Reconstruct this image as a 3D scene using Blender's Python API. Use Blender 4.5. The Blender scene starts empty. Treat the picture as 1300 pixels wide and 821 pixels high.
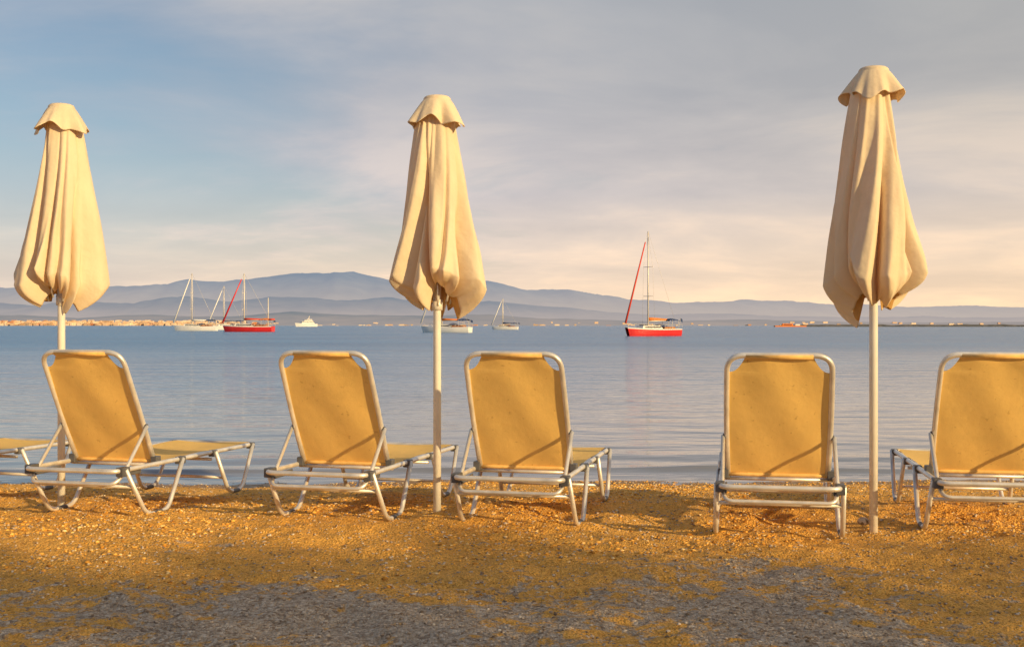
import bpy, math, random
import numpy as np
from mathutils import Vector, Matrix
random.seed(4); rng=np.random.default_rng(4)
S=bpy.context.scene
F=1500.0; CH=1.25; WZ=-0.25
def wx(px,D): return (px-650.0)/F*D

# ---------------------------------------------------------------- helpers
def link(o,parent=None):
    S.collection.objects.link(o)
    if parent is not None: o.parent=parent
    return o
def mesh(name,verts,faces,mats,parent=None,smooth=True,mi=None):
    me=bpy.data.meshes.new(name)
    me.from_pydata([tuple(v) for v in verts],[],[tuple(f) for f in faces])
    for m in (mats if isinstance(mats,(list,tuple)) else [mats]): me.materials.append(m)
    if mi is not None: me.polygons.foreach_set('material_index',mi)
    me.polygons.foreach_set('use_smooth',[smooth]*len(me.polygons))
    me.update()
    return link(bpy.data.objects.new(name,me),parent)
def empty(name,loc=(0,0,0),yaw=0,sc=1):
    o=bpy.data.objects.new(name,None); o.location=loc; o.rotation_euler=(0,0,yaw); o.scale=(sc,)*3
    o.empty_display_size=.2
    return link(o)
def fillet(pts,r,n=6,closed=False):
    pts=[Vector(p) for p in pts]; out=[]
    N=len(pts)
    for i,p in enumerate(pts):
        if not closed and i in (0,N-1): out.append(p); continue
        a=pts[(i-1)%N]; b=pts[(i+1)%N]
        da=(a-p); db=(b-p)
        rr=min(r,da.length*.49,db.length*.49)
        A=p+da.normalized()*rr; B=p+db.normalized()*rr
        for k in range(n+1):
            t=k/n; out.append(A*(1-t)**2+p*2*t*(1-t)+B*t*t)
    return out
class Geo:
    def __init__(s): s.v=[]; s.f=[]; s.m=[]
    def add(s,v,f,m=0):
        o=len(s.v); s.v+= [tuple(x) for x in v]; s.f+=[tuple(i+o for i in q) for q in f]; s.m+=[m]*len(f)
    def tube(s,pts,r,n=8,closed=False,m=0,r2=None):
        pts=[Vector(p) for p in pts]
        q=[pts[0]]
        for p in pts[1:]:
            if (p-q[-1]).length>1e-5: q.append(p)
        if closed and (q[0]-q[-1]).length<1e-5: q.pop()
        pts=q; N=len(pts); V=[]; up=None
        for i,p in enumerate(pts):
            if closed: t=(pts[(i+1)%N]-pts[i-1])
            else: t=pts[min(i+1,N-1)]-pts[max(i-1,0)]
            t.normalize()
            if up is None:
                up=Vector((0,0,1)) if abs(t.z)<.9 else Vector((1,0,0))
            up=(up-t*up.dot(t)).normalized(); sd=t.cross(up)
            rr=r if r2 is None else r+(r2-r)*i/(N-1)
            for k in range(n):
                a=2*math.pi*k/n; V.append(p+up*math.cos(a)*rr+sd*math.sin(a)*rr)
        Fc=[]
        for i in range(N if closed else N-1):
            j=(i+1)%N
            for k in range(n): Fc.append((i*n+k,i*n+(k+1)%n,j*n+(k+1)%n,j*n+k))
        if not closed:
            Fc.append(tuple(range(n))[::-1]); Fc.append(tuple((N-1)*n+k for k in range(n)))
        s.add(V,Fc,m)
    def box(s,c,d,m=0,tap=1.0,yaw=0):
        V=[]
        for z in (-1,1):
            k=tap if z>0 else 1
            for x,y in((-1,-1),(1,-1),(1,1),(-1,1)):
                X=x*d[0]/2*k; Y=y*d[1]/2*k
                V.append((c[0]+X*math.cos(yaw)-Y*math.sin(yaw),c[1]+X*math.sin(yaw)+Y*math.cos(yaw),c[2]+z*d[2]/2))
        s.add(V,[(3,2,1,0),(4,5,6,7),(0,1,5,4),(1,2,6,5),(2,3,7,6),(3,0,4,7)],m)
    def grid(s,P,m=0):
        P=np.asarray(P); a,b,_=P.shape
        s.add(P.reshape(-1,3),[(i*b+j,i*b+j+1,(i+1)*b+j+1,(i+1)*b+j) for i in range(a-1) for j in range(b-1)],m)
    def obj(s,name,mats,parent=None,smooth=True): return mesh(name,s.v,s.f,mats,parent,smooth,s.m)
def gridmesh(name,X,Y,Z,mat,smooth=True):
    a,b=X.shape
    me=bpy.data.meshes.new(name)
    me.vertices.add(a*b)
    me.vertices.foreach_set('co',np.stack([X,Y,Z],-1).reshape(-1).astype(np.float32))
    i,j=np.meshgrid(np.arange(a-1),np.arange(b-1),indexing='ij')
    q=np.stack([i*b+j,(i)*b+j+1,(i+1)*b+j+1,(i+1)*b+j],-1).reshape(-1,4)
    me.loops.add(q.size); me.polygons.add(len(q))
    me.loops.foreach_set('vertex_index',q.reshape(-1))
    me.polygons.foreach_set('loop_start',np.arange(len(q))*4)
    me.polygons.foreach_set('use_smooth',np.full(len(q),smooth))
    me.update(calc_edges=True); me.validate()
    me.materials.append(mat)
    return link(bpy.data.objects.new(name,me))
_tab=rng.random((512,512))
def vn(x,y):
    x=np.asarray(x,float);y=np.asarray(y,float)
    xi=np.floor(x).astype(int); yi=np.floor(y).astype(int); fx=x-xi; fy=y-yi
    fx=fx*fx*(3-2*fx); fy=fy*fy*(3-2*fy)
    T=lambda a,b:_tab[a%512,b%512]
    return (T(xi,yi)*(1-fx)+T(xi+1,yi)*fx)*(1-fy)+(T(xi,yi+1)*(1-fx)+T(xi+1,yi+1)*fx)*fy-.5
def fbm(x,y,o=4):
    r=0;a=1.
    for k in range(o): r=r+a*vn(x*2**k+17.3*k,y*2**k+9.1*k); a*=.5
    return r

# ---------------------------------------------------------------- materials
class NT:
    def __init__(s,name):
        s.mat=bpy.data.materials.new(name); s.mat.use_nodes=True; s.t=s.mat.node_tree
        s.b=s.t.nodes['Principled BSDF']; s.out=s.t.nodes['Material Output']
    def n(s,ty,**k):
        o=s.t.nodes.new(ty)
        for a,b in k.items(): setattr(o,a,b)
        return o
    def l(s,a,b): s.t.links.new(a,b)
def setin(node,**k):
    for a,b in k.items(): node.inputs[a].default_value=b
def ramp(nt,src,stops):
    r=nt.n('ShaderNodeValToRGB'); nt.l(src,r.inputs[0])
    e=r.color_ramp.elements
    while len(e)<len(stops): e.new(.5)
    for q,(p,c) in zip(e,stops): q.position=p; q.color=(c[0],c[1],c[2],1) if not isinstance(c,(int,float)) else (c,c,c,1)
    return r.outputs[0]
def noise(nt,vec,scale,det=4,rough=.55):
    q=nt.n('ShaderNodeTexNoise'); setin(q,Scale=scale,Detail=det,Roughness=rough); nt.l(vec,q.inputs['Vector']); return q.outputs['Fac']
def mixc(nt,f,a,b,bt='MIX'):
    m=nt.n('ShaderNodeMix',data_type='RGBA',blend_type=bt)
    for sock,v in ((m.inputs[0],f),(m.inputs[6],a),(m.inputs[7],b)):
        if isinstance(v,(int,float)): sock.default_value=v
        elif isinstance(v,tuple): sock.default_value=(v[0],v[1],v[2],1)
        else: nt.l(v,sock)
    return m.outputs[2]
def math_(nt,op,a,b=0.0,c=None,clamp=False):
    m=nt.n('ShaderNodeMath',operation=op,use_clamp=clamp)
    for i,v in enumerate((a,b) if c is None else (a,b,c)):
        if isinstance(v,(int,float)): m.inputs[i].default_value=v
        else: nt.l(v,m.inputs[i])
    return m.outputs[0]
def maprange(nt,src,a,b,c,d,smooth=False):
    m=nt.n('ShaderNodeMapRange'); nt.l(src,m.inputs[0]); setin(m,**{'From Min':a,'From Max':b,'To Min':c,'To Max':d})
    if smooth: m.interpolation_type='SMOOTHSTEP'
    return m.outputs[0]
def simple(name,col,rough=.6,metal=0,var=.12,scale=8,bump=0,bscale=60):
    nt=NT(name); tc=nt.n('ShaderNodeTexCoord').outputs['Object']
    f=noise(nt,tc,scale,2)
    c=ramp(nt,f,[(.3,tuple(max(0,x*(1-var)) for x in col)),(.7,tuple(min(1,x*(1+var)) for x in col))])
    nt.l(c,nt.b.inputs['Base Color']); setin(nt.b,Roughness=rough,Metallic=metal)
    if bump:
        bn=nt.n('ShaderNodeBump'); setin(bn,Strength=bump,Distance=.01); nt.l(noise(nt,tc,bscale,1),bn.inputs['Height']); nt.l(bn.outputs[0],nt.b.inputs['Normal'])
    return nt.mat
def cloth(name,col,trans,var,weave,fold=.3,stain=None,fscale=9,tcol=None):
    nt=NT(name); tc=nt.n('ShaderNodeTexCoord').outputs['Object']
    oi=nt.n('ShaderNodeObjectInfo').outputs['Random']
    vm=nt.n('ShaderNodeVectorMath',operation='ADD'); nt.l(tc,vm.inputs[0]); nt.l(math_(nt,'MULTIPLY',oi,40.0),vm.inputs[1]); v2=vm.outputs[0]
    f=noise(nt,v2,3.5,5,.65)
    c=ramp(nt,f,[(.3,tuple(x*(1-var) for x in col)),(.55,col),(.8,tuple(min(1,x*(1+var*.5)) for x in col))])
    if stain:
        sp=noise(nt,v2,34,2,.5); sf=ramp(nt,sp,[(.66,0.),(.74,.5)])
        c=mixc(nt,sf,c,stain)
    nt.l(c,nt.b.inputs['Base Color']); setin(nt.b,Roughness=.85)
    nt.b.inputs['Specular IOR Level'].default_value=.2
    w=nt.n('ShaderNodeTexWave',bands_direction='Z'); setin(w,Scale=weave,Distortion=0); nt.l(tc,w.inputs['Vector'])
    w2=nt.n('ShaderNodeTexWave',bands_direction='X'); setin(w2,Scale=weave,Distortion=0); nt.l(tc,w2.inputs['Vector'])
    h=math_(nt,'ADD',w.outputs['Fac'],w2.outputs['Fac'])
    b1=nt.n('ShaderNodeBump'); setin(b1,Strength=.25,Distance=.002); nt.l(h,b1.inputs['Height'])
    b2=nt.n('ShaderNodeBump'); setin(b2,Strength=fold,Distance=.03); nt.l(noise(nt,v2,fscale,3,.55),b2.inputs['Height']); nt.l(b1.outputs[0],b2.inputs['Normal'])
    nt.l(b2.outputs[0],nt.b.inputs['Normal'])
    t=nt.n('ShaderNodeBsdfTranslucent'); nt.l(b2.outputs[0],t.inputs['Normal'])
    if tcol: t.inputs['Color'].default_value=(*tcol,1)
    else: nt.l(c,t.inputs['Color'])
    m=nt.n('ShaderNodeMixShader'); m.inputs[0].default_value=trans
    nt.l(nt.b.outputs[0],m.inputs[1]); nt.l(t.outputs[0],m.inputs[2]); nt.l(m.outputs[0],nt.out.inputs['Surface'])
    return nt.mat
M_alu=simple('aluminium_tube',(.76,.73,.69),.42,.5,.15,12,.1,40)
M_pole=simple('painted_pole',(.86,.83,.77),.4,.1,.08,5,.1,30)
M_sling=cloth('sling_fabric',(.96,.63,.20),.08,.10,160,.14,stain=(.60,.33,.09))
M_canvas=cloth('umbrella_canvas',(.90,.77,.56),.20,.08,200,.45,fscale=7,tcol=(.95,.55,.15))
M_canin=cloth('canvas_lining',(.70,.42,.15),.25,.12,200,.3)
M_plast=simple('grey_plastic',(.10,.10,.11),.5,0,.2,10)
M_hem=simple('hem_webbing',(.85,.54,.18),.8,0,.15,20)

# ---------------------------------------------------------------- world
SUN_EL=math.radians(17); SUN_AZ=math.radians(130)
W=bpy.data.worlds.new("World"); S.world=W; W.use_nodes=True
wt=W.node_tree
class WN(NT):
    def __init__(s,t): s.t=t
w=WN(wt); bg=wt.nodes['Background']
sky=w.n('ShaderNodeTexSky',sky_type='NISHITA'); sky.sun_disc=False; sky.sun_elevation=SUN_EL; sky.sun_rotation=SUN_AZ
sky.air_density=1.0; sky.dust_density=1.2; sky.ozone_density=1.5
tc=w.n('ShaderNodeTexCoord').outputs['Generated']
sp=w.n('ShaderNodeSeparateXYZ'); w.l(tc,sp.inputs[0]); X,Y,Z=sp.outputs
zz=math_(w,'ADD',math_(w,'MAXIMUM',Z,0.0),.16)
cx=math_(w,'DIVIDE',X,zz); cy=math_(w,'DIVIDE',Y,zz)
cb=w.n('ShaderNodeCombineXYZ'); w.l(cx,cb.inputs[0]); w.l(cy,cb.inputs[1])
big=noise(w,cb.outputs[0],.62,3,.55)
fine=w.n('ShaderNodeTexNoise'); setin(fine,Scale=1.15,Detail=6,Roughness=.58,Distortion=.35)
mp=w.n('ShaderNodeMapping'); mp.inputs['Scale'].default_value=(.8,1.0,1); mp.inputs['Location'].default_value=(5.1,2.7,0); w.l(cb.outputs[0],mp.inputs[0]); w.l(mp.outputs[0],fine.inputs['Vector'])
cov=math_(w,'ADD',math_(w,'ADD',math_(w,'MULTIPLY',big,.95),math_(w,'MULTIPLY',fine.outputs['Fac'],.75)),math_(w,'MULTIPLY',X,.85))
covr=ramp(w,cov,[(.46,.12),(.82,1.)])
low=ramp(w,Z,[(0.02,1.0),(.17,.0)])
cov2=math_(w,'MAXIMUM',covr,low)
K=11.0
ccol=ramp(w,Z,[(0.0,(.90,.70,.50)),(.03,(.88,.68,.52)),(.065,(.76,.63,.54)),(.11,(.59,.54,.54)),(.19,(.44,.44,.47)),(.28,(.39,.41,.45)),(.8,(.40,.40,.43))])
lightc=ramp(w,fine.outputs['Fac'],[(.36,(.88,.90,.93)),(.5,(1.0,1.0,1.0)),(.66,(1.24,1.17,1.08))])
ccol=mixc(w,1.0,ccol,lightc,'MULTIPLY')
tint=ramp(w,math_(w,'MULTIPLY_ADD',X,1.1,.5),[(.1,(.93,.97,1.05)),(.9,(1.06,1.01,.91))])
ccol=mixc(w,1.0,ccol,tint,'MULTIPLY')
sc=w.n('ShaderNodeVectorMath',operation='SCALE'); w.l(ccol,sc.inputs[0]); sc.inputs['Scale'].default_value=K
fac=math_(w,'MULTIPLY',cov2,.96)
fin=mixc(w,fac,sky.outputs[0],sc.outputs[0])
w.l(fin,bg.inputs[0]); bg.inputs[1].default_value=.1

L=bpy.data.lights.new('sun','SUN'); L.energy=5.0; L.angle=math.radians(.8); L.color=(1,.72,.34)
so=link(bpy.data.objects.new('sun',L))
tosun=Vector((math.sin(SUN_AZ)*math.cos(SUN_EL),math.cos(SUN_AZ)*math.cos(SUN_EL),math.sin(SUN_EL)))
so.rotation_euler=tosun.to_track_quat('Z','Y').to_euler(); so.location=(20,-20,10)

# ---------------------------------------------------------------- camera
cam=bpy.data.cameras.new('camera'); co=link(bpy.data.objects.new('camera',cam))
co.location=(0,0,CH); co.rotation_euler=(math.pi/2,0,0)
cam.sensor_width=36; cam.lens=F/1300*36; cam.shift_y=2.5/1300; cam.clip_end=60000; cam.clip_start=.05
S.camera=co

# ---------------------------------------------------------------- beach
def base_h(y): 
    return np.where(y<8.3,0,np.where(y<30,-(y-8.3)*.25/3.3,-1.65))
def beach_h(x,y):
    z=base_h(y)
    m=np.clip((12.5-y)/3,0,1)
    z=z+ m*(.045*fbm(x*.9,y*1.3,3)+.036*fbm(x*4+5,y*5,3)+.015*vn(x*17,y*17)+.010*vn(x*37,y*37))
    z=z+.05*fbm(x*.35+3,y*.2,2)*np.clip((y-9)/2,0,1)
    return z
xs=np.concatenate([-np.geomspace(3000,7.2,40),np.arange(-7,7.001,.028),np.geomspace(7.2,3000,40)])
ys=np.concatenate([-np.geomspace(2500,1,30),np.arange(-.5,3.9,.25),np.arange(4.0,12.6,.028),np.geomspace(12.9,400,30)])
XX,YY=np.meshgrid(xs,ys)
ZZ=beach_h(XX,YY)
nt=NT('sand_and_gravel_sun_shade')
pos=nt.n('ShaderNodeNewGeometry').outputs['Position']
spp=nt.n('ShaderNodeSeparateXYZ'); nt.l(pos,spp.inputs[0])
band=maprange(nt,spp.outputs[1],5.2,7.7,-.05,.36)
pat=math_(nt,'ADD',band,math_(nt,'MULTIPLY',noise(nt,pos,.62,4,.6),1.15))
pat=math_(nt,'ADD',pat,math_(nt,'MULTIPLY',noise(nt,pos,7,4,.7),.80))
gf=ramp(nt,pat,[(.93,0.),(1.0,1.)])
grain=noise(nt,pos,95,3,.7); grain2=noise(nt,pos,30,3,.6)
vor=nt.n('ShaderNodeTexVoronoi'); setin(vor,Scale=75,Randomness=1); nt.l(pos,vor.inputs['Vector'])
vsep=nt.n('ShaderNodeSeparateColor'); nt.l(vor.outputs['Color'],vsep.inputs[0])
shaded_grey=ramp(nt,vsep.outputs[0],[(0,(.30,.21,.14)),(.45,(.52,.41,.30)),(.8,(.62,.50,.38)),(1,(.76,.66,.54))])
sunlit_gold=ramp(nt,grain,[(.28,(.34,.13,.02)),(.43,(.78,.38,.06)),(.58,(.94,.51,.10)),(.75,(.97,.68,.24))])
c=mixc(nt,gf,shaded_grey,sunlit_gold)  # paints sun patches gold and the shaded foreground grey into the base colour
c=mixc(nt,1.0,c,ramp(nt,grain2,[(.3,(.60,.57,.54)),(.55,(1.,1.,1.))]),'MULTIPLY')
wet=maprange(nt,spp.outputs[2],-.235,-.19,.4,1.0)
wc=nt.n('ShaderNodeCombineColor'); [nt.l(wet,wc.inputs[i]) for i in range(3)]
c=mixc(nt,1.0,c,wc.outputs[0],'MULTIPLY')
nt.l(c,nt.b.inputs['Base Color'])
nt.l(maprange(nt,spp.outputs[2],-.24,-.2,.3,.92),nt.b.inputs['Roughness'])
hh=math_(nt,'ADD',math_(nt,'MULTIPLY',grain,.8),math_(nt,'MULTIPLY',vor.outputs['Distance'],-.9))
hh=math_(nt,'ADD',hh,math_(nt,'MULTIPLY',grain2,1.2))
b1=nt.n('ShaderNodeBump'); setin(b1,Strength=.85,Distance=.018); nt.l(hh,b1.inputs['Height']); nt.l(b1.outputs[0],nt.b.inputs['Normal'])
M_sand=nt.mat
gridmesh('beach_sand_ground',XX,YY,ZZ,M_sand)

# pebbles
t=(1+5**.5)/2
ico=np.array([(-1,t,0),(1,t,0),(-1,-t,0),(1,-t,0),(0,-1,t),(0,1,t),(0,-1,-t),(0,1,-t),(t,0,-1),(t,0,1),(-t,0,-1),(-t,0,1)])/1.9
icf=np.array([(0,11,5),(0,5,1),(0,1,7),(0,7,10),(0,10,11),(1,5,9),(5,11,4),(11,10,2),(10,7,6),(7,1,8),(3,9,4),(3,4,2),(3,2,6),(3,6,8),(3,8,9),(4,9,5),(2,4,11),(6,2,10),(8,6,7),(9,8,1)])
def scatter(name,N,mat,ymin,ymax,smin,smax,flat,pow_=2.5,dens=None):
    y=ymin+(ymax-ymin)*rng.random(N); x=(rng.random(N)*2-1)*(y*.47+.5)
    if dens is not None:
        k=dens(x,y)>rng.random(N); x=x[k];y=y[k]; N=len(x)
    s=smin+(smax-smin)*rng.random(N)**pow_
    a=rng.random(N)*6.283
    V=ico[None]*(1+.25*(rng.random((N,12,1))-.5))
    V=V*np.stack([s*(.8+.7*rng.random(N)),s*(.7+.3*rng.random(N)),s*flat*(.7+.6*rng.random(N))],-1)[:,None,:]
    ca,sa=np.cos(a)[:,None],np.sin(a)[:,None]
    VX=V[...,0]*ca-V[...,1]*sa+x[:,None]; VY=V[...,0]*sa+V[...,1]*ca+y[:,None]; VZ=V[...,2]+(beach_h(x,y)+s*flat*.25)[:,None]
    vv=np.stack([VX,VY,VZ],-1).reshape(-1,3); ff=(icf[None]+np.arange(N)[:,None,None]*12).reshape(-1,3)
    me=bpy.data.meshes.new(name); me.vertices.add(len(vv)); me.vertices.foreach_set('co',vv.reshape(-1).astype(np.float32))
    me.loops.add(ff.size); me.polygons.add(len(ff)); me.loops.foreach_set('vertex_index',ff.reshape(-1)); me.polygons.foreach_set('loop_start',np.arange(len(ff))*3)
    me.polygons.foreach_set('use_smooth',np.ones(len(ff),bool)); me.update(calc_edges=True); me.materials.append(mat)
    return link(bpy.data.objects.new(name,me))
def stone_mat(name,stops,scale):
    nt=NT(name); pos=nt.n('ShaderNodeNewGeometry').outputs['Position']
    v=nt.n('ShaderNodeTexVoronoi'); setin(v,Scale=scale); nt.l(pos,v.inputs['Vector'])
    s=nt.n('ShaderNodeSeparateColor'); nt.l(v.outputs['Color'],s.inputs[0])
    nt.l(ramp(nt,s.outputs[1],stops),nt.b.inputs['Base Color']); setin(nt.b,Roughness=.9); nt.b.inputs['Specular IOR Level'].default_value=.2; return nt.mat
M_peb=stone_mat('pebble_stone',[(0,(.20,.14,.09)),(.5,(.46,.36,.27)),(.85,(.60,.49,.38)),(1,(.76,.67,.55))],45)
M_lit=stone_mat('sunlit_gold_flakes',[(0,(.30,.12,.02)),(.4,(.74,.37,.06)),(.8,(.92,.54,.13)),(1,(.93,.74,.40))],40)  # loose flakes, coloured gold to carry on the painted sun patches
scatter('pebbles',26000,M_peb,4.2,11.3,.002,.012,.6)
scatter('sun_gold_litter',42000,M_lit,5.4,11.4,.003,.017,.45,2.2,lambda x,y:np.clip((y-5.2)/2.2,0.1,1)*np.clip(.5+2.4*fbm(x*.9,y*1.2,3),0.04,1))

# ---------------------------------------------------------------- sea
xs=np.concatenate([-np.geomspace(14000,9.3,50),np.arange(-9,9.01,.09),np.geomspace(9.3,14000,50)])
ys=np.concatenate([np.arange(10.6,16,.035),np.geomspace(16.1,60,160),np.geomspace(61,14000,80)])
XX,YY=np.meshgrid(xs,ys)
amp=np.clip((60-YY)/45,0,1)*np.clip((12-np.abs(XX))/3,0,1)
sh=.14*np.sin(XX*.55+.6)+.2*fbm(XX*.5,XX*0+3,2)
ZZ=WZ+amp*(.003*np.sin(YY*5.2+fbm(XX*.7,YY*.7,3)*5)+.009*fbm(XX*.8,YY*2.4,3))
ZZ=ZZ+amp*(.028*np.exp(-((YY-12.25-sh)/.13)**2)*np.clip(.9+fbm(XX*.9,XX*0,2),0.2,1.4)+.012*np.exp(-((YY-13.4-sh*1.6)/.25)**2))
nt=NT('sea_water_surface'); pos=nt.n('ShaderNodeNewGeometry').outputs['Position']
mpp=nt.n('ShaderNodeMapping'); mpp.inputs['Scale'].default_value=(.35,1,1); nt.l(pos,mpp.inputs[0])
dist=nt.n('ShaderNodeSeparateXYZ'); nt.l(pos,dist.inputs[0])
n1=noise(nt,mpp.outputs[0],3.2,3,.6); n2=noise(nt,mpp.outputs[0],.55,4,.6); n3=noise(nt,mpp.outputs[0],.06,3,.65)
far=maprange(nt,dist.outputs[1],17,75,0,1)
patch=ramp(nt,noise(nt,mpp.outputs[0],.035,3,.6),[(.35,.55),(.65,1.)])
fp=math_(nt,'MULTIPLY',far,patch)
b1=nt.n('ShaderNodeBump'); nt.l(math_(nt,'MULTIPLY_ADD',fp,.88,.10),b1.inputs['Strength']); setin(b1,Distance=.13); nt.l(n1,b1.inputs['Height'])
b2=nt.n('ShaderNodeBump'); nt.l(math_(nt,'MULTIPLY_ADD',fp,.94,.05),b2.inputs['Strength']); setin(b2,Distance=.6); nt.l(n2,b2.inputs['Height']); nt.l(b1.outputs[0],b2.inputs['Normal'])
nt.l(b2.outputs[0],nt.b.inputs['Normal'])
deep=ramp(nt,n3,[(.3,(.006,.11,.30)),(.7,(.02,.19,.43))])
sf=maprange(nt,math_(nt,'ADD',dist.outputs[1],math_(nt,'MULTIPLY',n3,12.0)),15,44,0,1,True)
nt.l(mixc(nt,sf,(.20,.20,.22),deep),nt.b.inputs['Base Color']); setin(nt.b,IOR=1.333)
nt.l(maprange(nt,dist.outputs[1],15,90,.07,.22),nt.b.inputs['Roughness'])
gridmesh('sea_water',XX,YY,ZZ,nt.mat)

# ---------------------------------------------------------------- sun loungers
RB=.335; ZR=.33
def rail_fab():
    P=[]
    for y in np.linspace(.02,1.33,40):
        P.append([(x*.318, y, ZR+.012-.022*(1-x*x)*(.6+.4*math.sin(y*3))+.004*math.sin(y*9+x*3)) for x in np.linspace(-1,1,17)])
    return P
BT=Vector((0,-.385,.735)); BL=BT.length; BN=Vector((0,BT.z,-BT.y)).normalized()
BTn=BT.normalized(); B0=Vector((0,0,.345))
def bp(x,v,off=0): return B0+Vector((x,0,0))+BTn*(v*BL)+BN*off
def lounger(px_center,D,yaw,name='sun_lounger',z=0):
    e=empty(name,(wx(px_center,D),D,z),-math.radians(yaw))
    if not hasattr(lounger,'me'):
        lounger.me={}
        def mk(n,g,mats,smooth=True):
            o=g.obj(n,mats,e,smooth); lounger.me[n]=o.data
        g=Geo()
        g.tube(fillet([(-RB,-.50,ZR),(RB,-.50,ZR),(RB,1.37,ZR),(-RB,1.37,ZR)],.07,8,True),.0155,12,True)
        g.tube([(-RB,.0,ZR-.012),(RB,.0,ZR-.012)],.011,8); g.tube([(-RB,.70,ZR-.05),(RB,.70,ZR-.05)],.011,8)
        mk('main_frame',g,M_alu)
        g=Geo()
        for s in(-1,1):
            X=s*(RB+.022)
            g.tube(fillet([(X,-.42,ZR+.005),(X+s*.01,-.20,.014),(X+s*.01,.06,.014),(X,.27,ZR+.005)],.075,8),.0150,12)
            g.tube(fillet([(X,.72,ZR+.005),(X+s*.01,.90,.014),(X+s*.01,1.10,.014),(X,1.30,ZR+.005)],.075,8),.0150,12)
        g.tube([(-RB-.025,-.34,.215),(RB+.025,-.34,.215)],.011,8)
        g.tube([(-RB-.025,.84,.13),(RB+.025,.84,.13)],.011,8)
        mk('legs',g,M_alu)
        g=Geo()
        pts=[bp(-.297,-.02),bp(-.303,.3),bp(-.303,.6),bp(-.298,1.0),bp(.298,1.0),bp(.303,.6),bp(.303,.3),bp(.297,-.02)]
        g.tube(fillet(pts,.105,10),.0165,12)
        mk('backrest_frame',g,M_alu)
        g=Geo(); P=[]
        vs=np.concatenate([np.linspace(0.0,.86,26),np.linspace(.865,.985,14)])
        for v in vs:
            hw=.293
            if v>.86: hw=.293-.105*((v-.86)/.14)**.42
            P.append([tuple(bp(x*hw,v,-.0-.016*(1-x*x)*math.sin(min(v,1)*3.1)+.004*math.sin(x*5+v*7)+.003)) for x in np.linspace(-1,1,25)])
        g.grid(P)
        mk('backrest_fabric',g,M_sling)
        g=Geo(); g.tube([bp(-.19,.995),bp(.19,.995)],.0195,12); 
        g.tube([bp(x*.293,.0,-.004) for x in np.linspace(-1,1,9)],.012,8)
        mk('backrest_hem',g,M_hem)
        g=Geo(); g.grid(rail_fab()); mk('seat_fabric',g,M_sling)
        g=Geo()
        a=bp(0,.33); xs_=.325
        g.tube(fillet([(-xs_,a.y,a.z),(-xs_+.0,-.40,.30),(-xs_+.02,-.47,.245),(xs_-.02,-.47,.245),(xs_,-.40,.30),(xs_,a.y,a.z)],.06,8),.0125,10)
        mk('support_strut',g,M_alu)
        g=Geo()
        for s in(-1,1):
            g.box((s*(RB+.002),-.42,ZR-.008),(.052,.085,.058)); g.box((s*(RB+.002),.27,ZR-.008),(.048,.07,.05)); g.box((s*(RB+.002),.72,ZR-.008),(.045,.06,.046)); g.box((s*(RB+.002),1.30,ZR-.008),(.045,.06,.046))
            g.box((s*.315,-.005,ZR+.018),(.045,.06,.06)); g.box((s*.315,a.y,a.z),(.02,.03,.03))
            g.box((s*(RB-.03),-.30,ZR-.03),(.012,.26,.035))
            for y in(-.07,1.0): g.tube([(s*(RB+.032),y-.05,.013),(s*(RB+.032),y+.05,.013)],.0175,8)
        mk('plastic_brackets',g,M_plast,False)
        b=[c for c in e.children if c.name.startswith('plastic_brackets')][0].modifiers.new('b','BEVEL'); b.width=.005; b.segments=2
    else:
        for n,me in lounger.me.items():
            o=link(bpy.data.objects.new(n,me),e)
            if n=='plastic_brackets': b=o.modifiers.new('b','BEVEL'); b.width=.005; b.segments=2
    return e
for px,D,yaw in ((-118,8.2,17),(146,8.02,15),(439,7.82,15),(667,7.58,13),(987,7.2,11),(1246,7.35,10)):
    lounger(px,D,yaw,z=float(base_h(np.array(D)))-.003)

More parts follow.
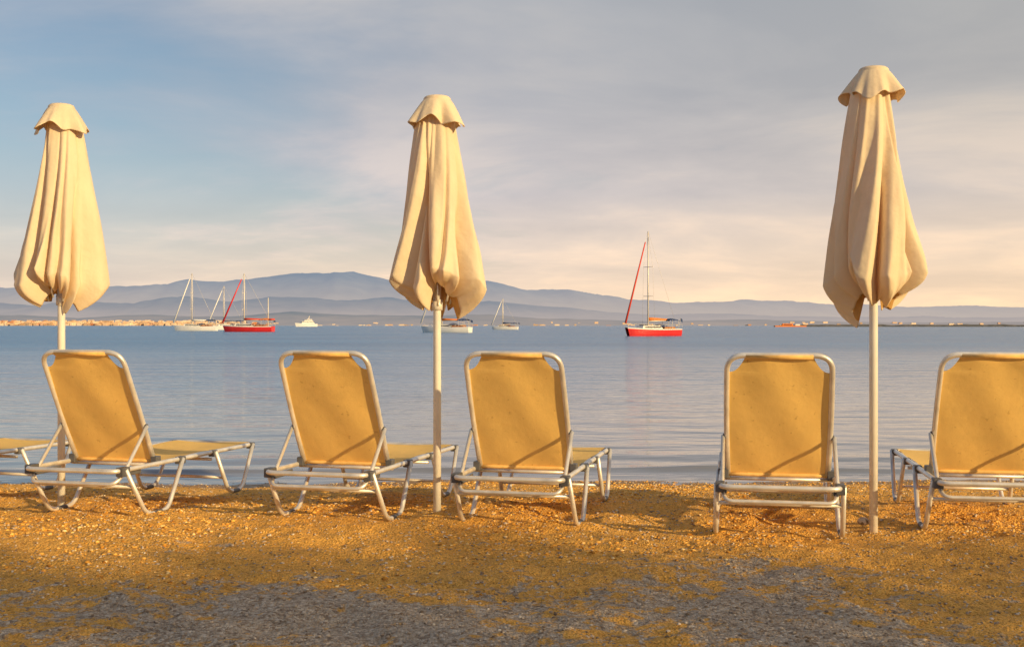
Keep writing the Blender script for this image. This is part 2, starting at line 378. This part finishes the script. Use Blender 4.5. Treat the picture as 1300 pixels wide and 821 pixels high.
# ---------------------------------------------------------------- umbrellas
def umbrella(px,D,ztop,zbot,wid,seed,phase=0,cw=None):
    e=empty('beach_umbrella',(wx(px,D),D,0)); r_=np.random.default_rng(seed)
    g=Geo(); g.tube([(0,0,-.25),(0,0,zbot+.3),(0,0,ztop-.04)],.0255,16); g.obj('pole',M_pole,e)
    g=Geo(); g.tube([(0,0,zbot-.05),(0,0,zbot+.02)],.036,16)
    g.obj('runner_collar',M_pole,e)
    NA=420; th=np.linspace(0,2*math.pi,NA,endpoint=False); ct=np.cos(th); st=np.sin(th)
    H=ztop-.12-zbot
    TK=.90
    ts=np.concatenate([np.linspace(0,TK,84),np.linspace(TK+.006,1.0,26)])
    R=wid/2; ph=r_.random(10)*6.28; o1,o2=r_.random(2)*90
    def pn(a,t,f=1.0): return fbm(ct*a+o1+t*f,st*a+o2-t*f*.6,3)
    def ridge(x,sharp): return (.5+.5*np.cos(x))**sharp
    def shape(t):
        k=min(t/TK,1.0)
        prof=.37+.63*k**1.02
        if t>TK:
            u=(t-TK)/(1-TK); prof=1-.16*u-.40*u**2.6
        warp=1.15*pn(1.0,k*.5)+.25*math.sin(k*3+ph[0])
        tt=th+warp*.75+.35*k
        broad=1-np.abs(np.sin(2.5*tt+ph[2]+.4*np.sin(th+ph[4])))
        mid=ridge(8*tt+ph[3]+1.5*k,2.6)
        fine_=np.sin(21*tt+ph[4]+4*k)
        grow=.22+.78*k
        r=1.07-grow*(.50*broad**2.0+.24*mid)+.012*fine_*grow
        r=r+.22*grow*pn(1.7,k*1.1)
        dd=np.angle(np.exp(1j*(th-phase-.12*k)))
        r=r-.48*grow*np.exp(-(dd/.085)**2)+.12*grow*np.exp(-((dd-.28)/.18)**2)
        asym=1+.05*np.sin(th+ph[5])*k+.05*np.sin(2*th+ph[6]+2*k)
        return np.maximum(R*prof*r*asym,.05)
    hem=.060*np.sin(3*th+ph[5])+.040*np.sin(7*th+ph[2])+.18*pn(2.2,3.3)
    rows=[]
    for t_ in ts:
        r=shape(t_); z=ztop-.12-H*t_+0*th
        z=z+hem*max(0,(t_-.5)/.5)**1.5
        sway=.02*math.sin(t_*3+ph[0])
        rows.append(np.stack([r*ct+sway,r*st,z],-1))
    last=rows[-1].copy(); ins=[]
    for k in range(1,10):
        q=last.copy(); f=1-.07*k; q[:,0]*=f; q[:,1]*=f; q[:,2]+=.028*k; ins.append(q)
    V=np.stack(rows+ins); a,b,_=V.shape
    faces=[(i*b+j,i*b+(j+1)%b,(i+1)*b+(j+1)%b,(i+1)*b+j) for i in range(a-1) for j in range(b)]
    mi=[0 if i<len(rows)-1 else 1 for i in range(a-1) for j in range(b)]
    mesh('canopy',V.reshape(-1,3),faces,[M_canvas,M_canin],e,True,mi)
    g=Geo()
    for k in range(8):
        an=k*math.pi/4+ph[2]/8
        g.tube([(.03*math.cos(an),.03*math.sin(an),zbot+.35),(.10*math.cos(an),.10*math.sin(an),zbot+.06),(.085*math.cos(an),.085*math.sin(an),zbot-.01+.02*math.sin(k*3))],.007,6)
    g.obj('ribs',M_alu,e)
    rows=[]; cw=cw or .65
    for t_ in np.linspace(0,1,34):
        if t_<.25: u=t_/.25; R0=.27*math.sqrt(max(1e-4,1-(1-u)**2)); z0=-.030*u*u
        else: u=(t_-.25)/.75; R0=.27+.27*u**.85; z0=-.030-.155*u**1.1
        fr=max(0,(t_-.2)/.8)
        r=cw*.5*R0*(1+fr*(.10*np.sin(4*th+ph[1])+.08*np.sin(7*th+ph[2])+.04*np.sin(12*th+ph[7])+.25*pn(1.5,1.0)))
        z=ztop+z0+0*th+fr**2*(.024*np.sin(3*th+ph[3])+.016*np.sin(7*th+ph[6]))
        rows.append(np.stack([r*ct,r*st,z],-1))
    V=np.stack(rows); a,b,_=V.shape
    faces=[(i*b+j,i*b+(j+1)%b,(i+1)*b+(j+1)%b,(i+1)*b+j) for i in range(a-1) for j in range(b)]+[tuple(range(b))]
    o=mesh('vent_cap',V.reshape(-1,3),faces,M_canvas,e); m=o.modifiers.new('s','SOLIDIFY'); m.thickness=.004
    return e
umbrella(78,8.25,2.79,1.44,.565,11,phase=-2.2,cw=.64)
umbrella(555,7.75,2.75,1.40,.60,23,phase=-1.95)
umbrella(1109,7.25,2.83,1.45,.585,37,phase=-.9,cw=.65)
def stone(name,loc,s):
    V=ico*np.array([s,s*.8,s*.7])*(1+.2*(rng.random((12,1))-.5))
    o=mesh(name,V,icf,M_peb,None,True); o.location=loc; m=o.modifiers.new('s','SUBSURF'); m.levels=m.render_levels=2
stone('stone',(wx(1096,7.3),7.3,.04),.05)

# ---------------------------------------------------------------- boats
M_white=simple('white_gelcoat',(.82,.80,.76),.35,0,.04,1)
M_red=simple('red_hull_paint',(.66,.03,.03),.35,0,.1,1)
M_redsail=simple('red_sail_cover',(.65,.06,.03),.8,0,.1,2)
M_navy=simple('navy_canvas',(.03,.06,.16),.8,0,.1,2)
M_mast=simple('mast_alloy',(.70,.64,.56),.5,.2,.05,1)
M_glass=simple('dark_window',(.03,.04,.06),.1,0,.05,1)
M_wood=simple('varnished_wood',(.36,.14,.04),.4,0,.2,2)
M_orange=simple('orange_canvas',(.75,.22,.04),.8,0,.1,2)
BM=[M_white,M_red,M_redsail,M_navy,M_mast,M_glass,M_wood,M_orange]
def sailboat(px,D,heading,Ln,mast_h,hull=0,cover=3,jib=0,stripe=1,mizzen=None,dk=6,bim=3,name='sailboat',th=1.0):
    e=empty(name,(wx(px,D),D,WZ),math.radians(heading))
    B=Ln*.15; g=Geo(); U=np.linspace(0,1,25); P=[];top=[]
    for u in U:
        hb=B*(1-((u-.42)/.58)**2)**.75 if u>.42 else B*(.72+.28*math.sin(u/.42*math.pi/2))
        hb=max(hb,.02); x=(u-.5)*Ln; sz=Ln*.095+Ln*.035*max(0,(u-.3)/.7)**2+Ln*.01*(1-u)
        ov=Ln*.05*max(0,(u-.75)/.25)
        row=[]
        for s,(k,zf) in enumerate([(0,-.35),(.55,-.2),(.85,0.0),(.93,.25),(.98,.6),(1,.88),(1.0,1.0)]):
            row.append((x+ov*max(0,zf)-(.03*Ln*(1-zf) if u==1 else 0),hb*k,sz*zf))
        P.append(row); top.append((x+ov,hb,sz))
    P=np.array(P); 
    for sgn in(1,-1):
        Q=P.copy(); Q[...,1]*=sgn
        if sgn<0: Q=Q[:, ::-1]
        cols=Q.shape[1]
        for j in range(cols-1):
            jj=j if sgn>0 else cols-2-j
            m=hull if 2<=jj<5 else (stripe if jj<2 else 0 if hull==1 else hull)
            g.grid(Q[:,j:j+2],m)
    st=P[0]; g.add([tuple(p) for p in st]+[(p[0],-p[1],p[2]) for p in st[::-1]],[tuple(range(len(st)*2))],hull)
    g.grid(np.array([[(a,b,c),(a,0,c+.06),(a,-b,c)] for a,b,c in top]),0)
    g.obj('hull',BM,e,False)
    zd=Ln*.10
    g=Geo()
    g.box((Ln*.06,0,zd+Ln*.025),(Ln*.40,B*1.15,Ln*.055),0,.86); 
    for s in(-1,1): g.box((Ln*.06,s*B*.555,zd+Ln*.028),(Ln*.30,.03,Ln*.018),5)
    g.box((Ln*.17,0,zd+Ln*.058),(Ln*.10,B*.5,Ln*.015),5)
    g.box((-Ln*.27,0,zd+Ln*.02),(Ln*.22,B*1.3,Ln*.035),dk,.95)
    g.obj('cabin',BM,e,False)
    g=Geo(); mx=Ln*.08
    g.tube([(mx,0,zd),(mx,0,mast_h)],.13*th,8,m=4,r2=.09*th)
    for f in(.38,.66): g.tube([(mx,-B*.7,mast_h*f),(mx,B*.7,mast_h*f)],.04*th,6,m=4)
    bz=zd+Ln*.12
    g.tube([(mx,0,bz),(-Ln*.30,0,bz+.1)],.09,8,m=4)
    g.obj('mast_and_boom',BM,e)
    g=Geo(); g.tube([(mx-.1,0,bz+.28),(mx-Ln*.1,0,bz+.32),(-Ln*.29,0,bz+.22)],.27,10,m=cover,r2=.13); g.obj('furled_mainsail',BM,e)
    g=Geo(); bow=(Ln*.53,0,Ln*.135); tp=(mx+.1,0,mast_h*.985)
    q=[Vector(bow).lerp(Vector(tp),k) for k in (0.0,.04,.5,.9,1.0)]
    g.tube(q[1:4],.17*th,8,m=jib,r2=.09*th); g.tube(q,.025*th,5,m=4); g.obj('furled_jib',BM,e)
    g=Geo()
    for s in(-1,1):
        g.tube([(mx-.1,s*B*.95,zd),(mx,s*B*.7,mast_h*.66),(mx,0,mast_h*.97)],.02*th,4,m=4)
        g.tube([(x_,s*y_,z_+.6) for x_,y_,z_ in top[::3]],.02*th,4,m=4)
        for x_,y_,z_ in top[::3]: g.tube([(x_,s*y_,z_),(x_,s*y_,z_+.62)],.02*th,4,m=4)
    g.tube([(-Ln*.5,0,zd),(mx,0,mast_h)],.02*th,4,m=4)
    g.obj('rigging_and_rails',BM,e)
    g=Geo()
    for x0,ln,zz_ in((-Ln*.15,Ln*.1,zd+Ln*.045),(-Ln*.36,Ln*.17,zd+Ln*.13)):
        g.grid([[(x0+ln*(i/6-.5),B*.8*math.sin(a),zz_+B*.22*math.cos(a)-abs(i/6-.5)*.25) for a in np.linspace(-1.5,1.5,9)] for i in range(7)],bim)
    for sx in(-.42,-.30):
        for s in(-1,1): g.tube([(Ln*sx,s*B*.75,zd),(Ln*sx,s*B*.75,zd+Ln*.14)],.03,5,m=4)
    g.obj('bimini_and_sprayhood',BM,e)
    if mizzen:
        g=Geo(); mz=-Ln*.40; g.tube([(mz,0,zd),(mz,0,mizzen)],.09*th,8,m=4); g.tube([(mz,0,bz),(mz-Ln*.14,0,bz)],.06,6,m=4)
        g.tube([(mz,0,bz+.2),(mz-Ln*.13,0,bz+.2)],.2,8,m=cover); g.obj('mizzen_mast',BM,e)
    g=Geo(); g.tube([(-Ln*.49,B*.3,zd),(-Ln*.52,B*.3,zd+1.6)],.025,5,m=4); g.grid([[(-Ln*.52-.1*i,B*.3+.08*math.sin(i),zd+1.6-.08*j-.04*i) for j in range(7)] for i in range(6)],3); g.obj('ensign',BM,e)
    return e
def pd(y): return (CH-WZ)*F/(y-413)
D=pd(426.3); sailboat(828,D,214,9.6,(426.3-294)*D/F,1,7,2,0,bim=3,th=.9)
D=pd(419.8); sailboat(248,D,176,12.2,(420-347)*D/F,0,0,0,3,th=1.4)
D=pd(418.5); sailboat(288,D,205,12.5,(418.5-363)*D/F,0,3,0,0,th=1.4)
D=pd(421);   sailboat(315,D,172,12.4,(421-347)*D/F,1,2,1,0,mizzen=(421-378)*D/F,bim=7,th=1.4)
D=pd(422);   sailboat(566,D,160,11.2,(422-335)*D/F,0,7,0,3,th=1.2)
D=pd(418.3); sailboat(641,D,168,9.6,(418.3-379)*D/F,0,3,0,3,th=1.4)
D=pd(414.6); e=empty('motor_yacht',(wx(389,D),D,WZ),math.radians(205))
g=Geo(); k=D/F; Ln=27*k; B=Ln*.13; rows=[]
for u in np.linspace(0,1,17):
    hb=max(.05,B*(1-max(0,(u-.4)/.6)**2.2)); sz=Ln*.13+Ln*.05*u*u
    rows.append([((u-.5)*Ln+zf*.05*Ln*u,hb*kk,sz*zf) for kk,zf in((.6,-.2),(.9,.1),(1,.9),(1,1.),(0,1.02),(-1,1.),(-1,.9),(-.9,.1),(-.6,-.2))])
g.grid(rows,0)
g.box((-Ln*.05,0,Ln*.20),(Ln*.62,B*1.6,Ln*.09),0,.93); g.box((-Ln*.05,0,Ln*.21),(Ln*.615,B*1.62,Ln*.03),5,.97)
g.box((-Ln*.08,0,Ln*.28),(Ln*.42,B*1.4,Ln*.08),0,.9); g.box((-Ln*.08,0,Ln*.29),(Ln*.415,B*1.41,Ln*.03),5,.96)
g.box((-Ln*.12,0,Ln*.345),(Ln*.26,B*1.2,Ln*.02),0); g.tube([(-Ln*.1,0,Ln*.34),(-Ln*.14,0,Ln*.50)],.4,6,m=4)
g.obj('hull_and_decks',BM,e,False)

# breakwater & hut
nt=NT('breakwater_rock'); pos=nt.n('ShaderNodeNewGeometry').outputs['Position']
nt.l(ramp(nt,noise(nt,pos,.12,5,.7),[(.3,(.05,.06,.07)),(.7,(.16,.15,.15))]),nt.b.inputs['Base Color']); setin(nt.b,Roughness=.9); M_rock=nt.mat
D=1300.; x0=wx(984,D); x1=wx(1500,D); xs=np.linspace(x0,x1,260)
hgt=2.4+1.0*fbm(xs*.05,xs*0,4)
hgt=hgt*np.clip((xs-x0)/8,0,1)
rows=[np.stack([xs,np.full_like(xs,D+d),np.maximum(WZ-.6,WZ-.6+(hgt+.6)*h+.4*fbm(xs*.3,xs*0+d,3)*h)],-1) for d,h in((-8,0),(-4,.6),(-1.5,1),(1.5,1),(5,.5),(8,0))]
g=Geo(); g.grid(rows); g.obj('breakwater',M_rock,None,False)
hx=wx(1003,D-14); e=empty('harbour_hut',(hx,D-14,WZ))
g=Geo(); g.box((0,0,.4),(34,8,1.8),7); g.box((-3,0,2.3),(12,5,2.4),7,.9); g.box((8,0,2.0),(5,4,1.8),0); g.box((-3,-2.6,2.3),(9,.1,.8),5); g.tube([(3,0,1),(3,0,6)],.15,6,m=4)
g.obj('walls_and_roof',BM,e,False)

# ---------------------------------------------------------------- hills
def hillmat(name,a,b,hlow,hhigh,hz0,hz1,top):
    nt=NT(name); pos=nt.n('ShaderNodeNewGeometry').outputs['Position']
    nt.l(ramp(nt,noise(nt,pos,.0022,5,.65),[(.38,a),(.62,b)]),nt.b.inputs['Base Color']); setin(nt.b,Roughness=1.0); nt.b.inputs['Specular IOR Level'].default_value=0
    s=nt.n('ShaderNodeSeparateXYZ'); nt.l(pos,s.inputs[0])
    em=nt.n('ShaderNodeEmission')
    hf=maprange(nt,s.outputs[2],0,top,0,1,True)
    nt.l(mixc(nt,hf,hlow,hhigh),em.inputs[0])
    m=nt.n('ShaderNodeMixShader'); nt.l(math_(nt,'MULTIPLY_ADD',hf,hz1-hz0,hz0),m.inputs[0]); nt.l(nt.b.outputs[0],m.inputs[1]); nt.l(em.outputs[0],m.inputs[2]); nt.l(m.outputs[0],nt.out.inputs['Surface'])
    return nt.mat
def hills(name,prof,D,depth,mat,rough,seed):
    px=np.array([p for p,_ in prof],float); py=np.array([p for _,p in prof],float)
    pp=np.linspace(px[0],px[-1],900); h=(413-np.interp(pp,px,py))/F*D
    v=np.concatenate([np.linspace(0,1,34),1+np.linspace(.1,1,6)])
    X=np.tile(wx(pp,D),(len(v),1)); V=np.tile(v[:,None],(1,len(pp))); Y=D-depth+depth*V
    prof_v=np.where(V<=1,np.sin(np.clip(V,0,1)*math.pi/2)**1.15,1-.4*(V-1))
    Xk=X/D*9
    rg=1-2*np.abs(fbm(Xk*2.6+seed+V*.8,V*1.2+Xk*.5,4))
    Z=h[None]*prof_v*(1+rough*fbm(Xk*1.6+seed,V*2.0+Xk*.3,5))+h.mean()*.22*(rg-.7)*np.sin(np.clip(V,0,1)*math.pi)+h.mean()*.05*fbm(Xk*12,V*5,4)*V
    Z[0]=-20
    gridmesh(name,X,Y,Z,mat)
farp=[(-900,378),(-500,370),(-200,360),(0,363),(70,366),(120,364),(170,365),(215,361),(250,356),(285,358),(310,357),(345,352),(375,348),(400,347),(430,347),(455,345),(480,349),(510,356),(545,362),(580,358),(610,355),(640,360),(670,366),(700,365),(720,368),(760,374),(800,380),(860,385),(900,384),(945,380),(985,383),(1030,387),(1090,386),(1150,390),(1200,388),(1260,391),(1300,390),(1700,385),(2200,392)]
midp=[(-900,392),(-300,380),(0,383),(60,388),(120,381),(180,386),(240,378),(300,384),(350,376),(400,380),(450,384),(500,378),(560,385),(620,381),(680,388),(740,394),(820,399),(900,396),(980,400),(1060,403),(1160,401),(1240,404),(1300,402),(2200,404)]
lowp=[(-900,404),(0,401),(100,404),(200,399),(300,402),(380,397),(460,400),(540,402),(620,399),(700,404),(800,407),(950,406),(1100,409),(1300,409),(2200,409)]
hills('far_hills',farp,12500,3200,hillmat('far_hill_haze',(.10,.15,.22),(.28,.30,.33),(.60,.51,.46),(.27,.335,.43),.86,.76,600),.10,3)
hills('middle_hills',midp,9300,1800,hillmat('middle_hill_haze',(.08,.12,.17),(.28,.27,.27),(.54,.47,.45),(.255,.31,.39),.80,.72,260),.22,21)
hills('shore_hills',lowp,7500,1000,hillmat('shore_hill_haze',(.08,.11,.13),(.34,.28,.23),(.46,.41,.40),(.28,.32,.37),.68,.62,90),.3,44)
M_town=stone_mat('town_walls',[(0,(.40,.25,.15)),(.4,(.72,.50,.32)),(.8,(.85,.68,.5)),(1,(.5,.18,.08))],.02)
g=Geo()
for i in range(1100):
    if i<920: px=random.triangular(-60,330,60)
    else: px=random.uniform(-100,1400)
    D=6450-random.random()*40+random.random()**2*380; u=(D-6500)/1000
    z=max(0,u)*60
    wdt=random.uniform(8,30); h=random.uniform(8,20)*(1 if px<330 else .55)
    g.box((wx(px,D),D,z+h/2-3),(wdt,14,h),0)
g.obj('distant_town',M_town,None,False)

# ---------------------------------------------------------------- added unseen hedge behind the viewer, shades the foreground
nt=NT('shade_screen_leaves'); pos=nt.n('ShaderNodeNewGeometry').outputs['Position']
nt.l(ramp(nt,noise(nt,pos,2.5,1),[(.3,(.03,.06,.02)),(.7,(.09,.12,.04))]),nt.b.inputs['Base Color']); M_shade_leaf=nt.mat
N=52000
HX0,HX1=2,30
hx=HX0+rng.random(N)*(HX1-HX0); hd=-4-rng.random(N)*1.2
kt=math.tan(SUN_EL)/-math.cos(SUN_AZ)
top=(6.55+4.6)*kt+.20*fbm(hx*.45,hx*0+2,3)+.50*fbm(hx*1.5,hx*0+7,3)
hz=(rng.random(N)**.95)*top
s=.05+.06*rng.random(N); d1=rng.normal(size=(N,3)); d1/=np.linalg.norm(d1,axis=1)[:,None]; d2=np.cross(d1,rng.normal(size=(N,3))); d2/=np.linalg.norm(d2,axis=1)[:,None]
C=np.stack([hx,hd,hz],-1); s=s[:,None]
V=np.stack([C-d1*s,C+d2*s*.5,C+d1*s,C-d2*s*.5],1).reshape(-1,3)
me=bpy.data.meshes.new('shade_screen'); me.vertices.add(len(V)); me.vertices.foreach_set('co',V.reshape(-1).astype(np.float32)); me.loops.add(N*4); me.polygons.add(N)
me.loops.foreach_set('vertex_index',np.arange(N*4)); me.polygons.foreach_set('loop_start',np.arange(N)*4); me.update(calc_edges=True); me.materials.append(M_shade_leaf)
link(bpy.data.objects.new('shade_screen',me))
S.view_settings.view_transform='Standard'; S.view_settings.look='None'; S.view_settings.exposure=0
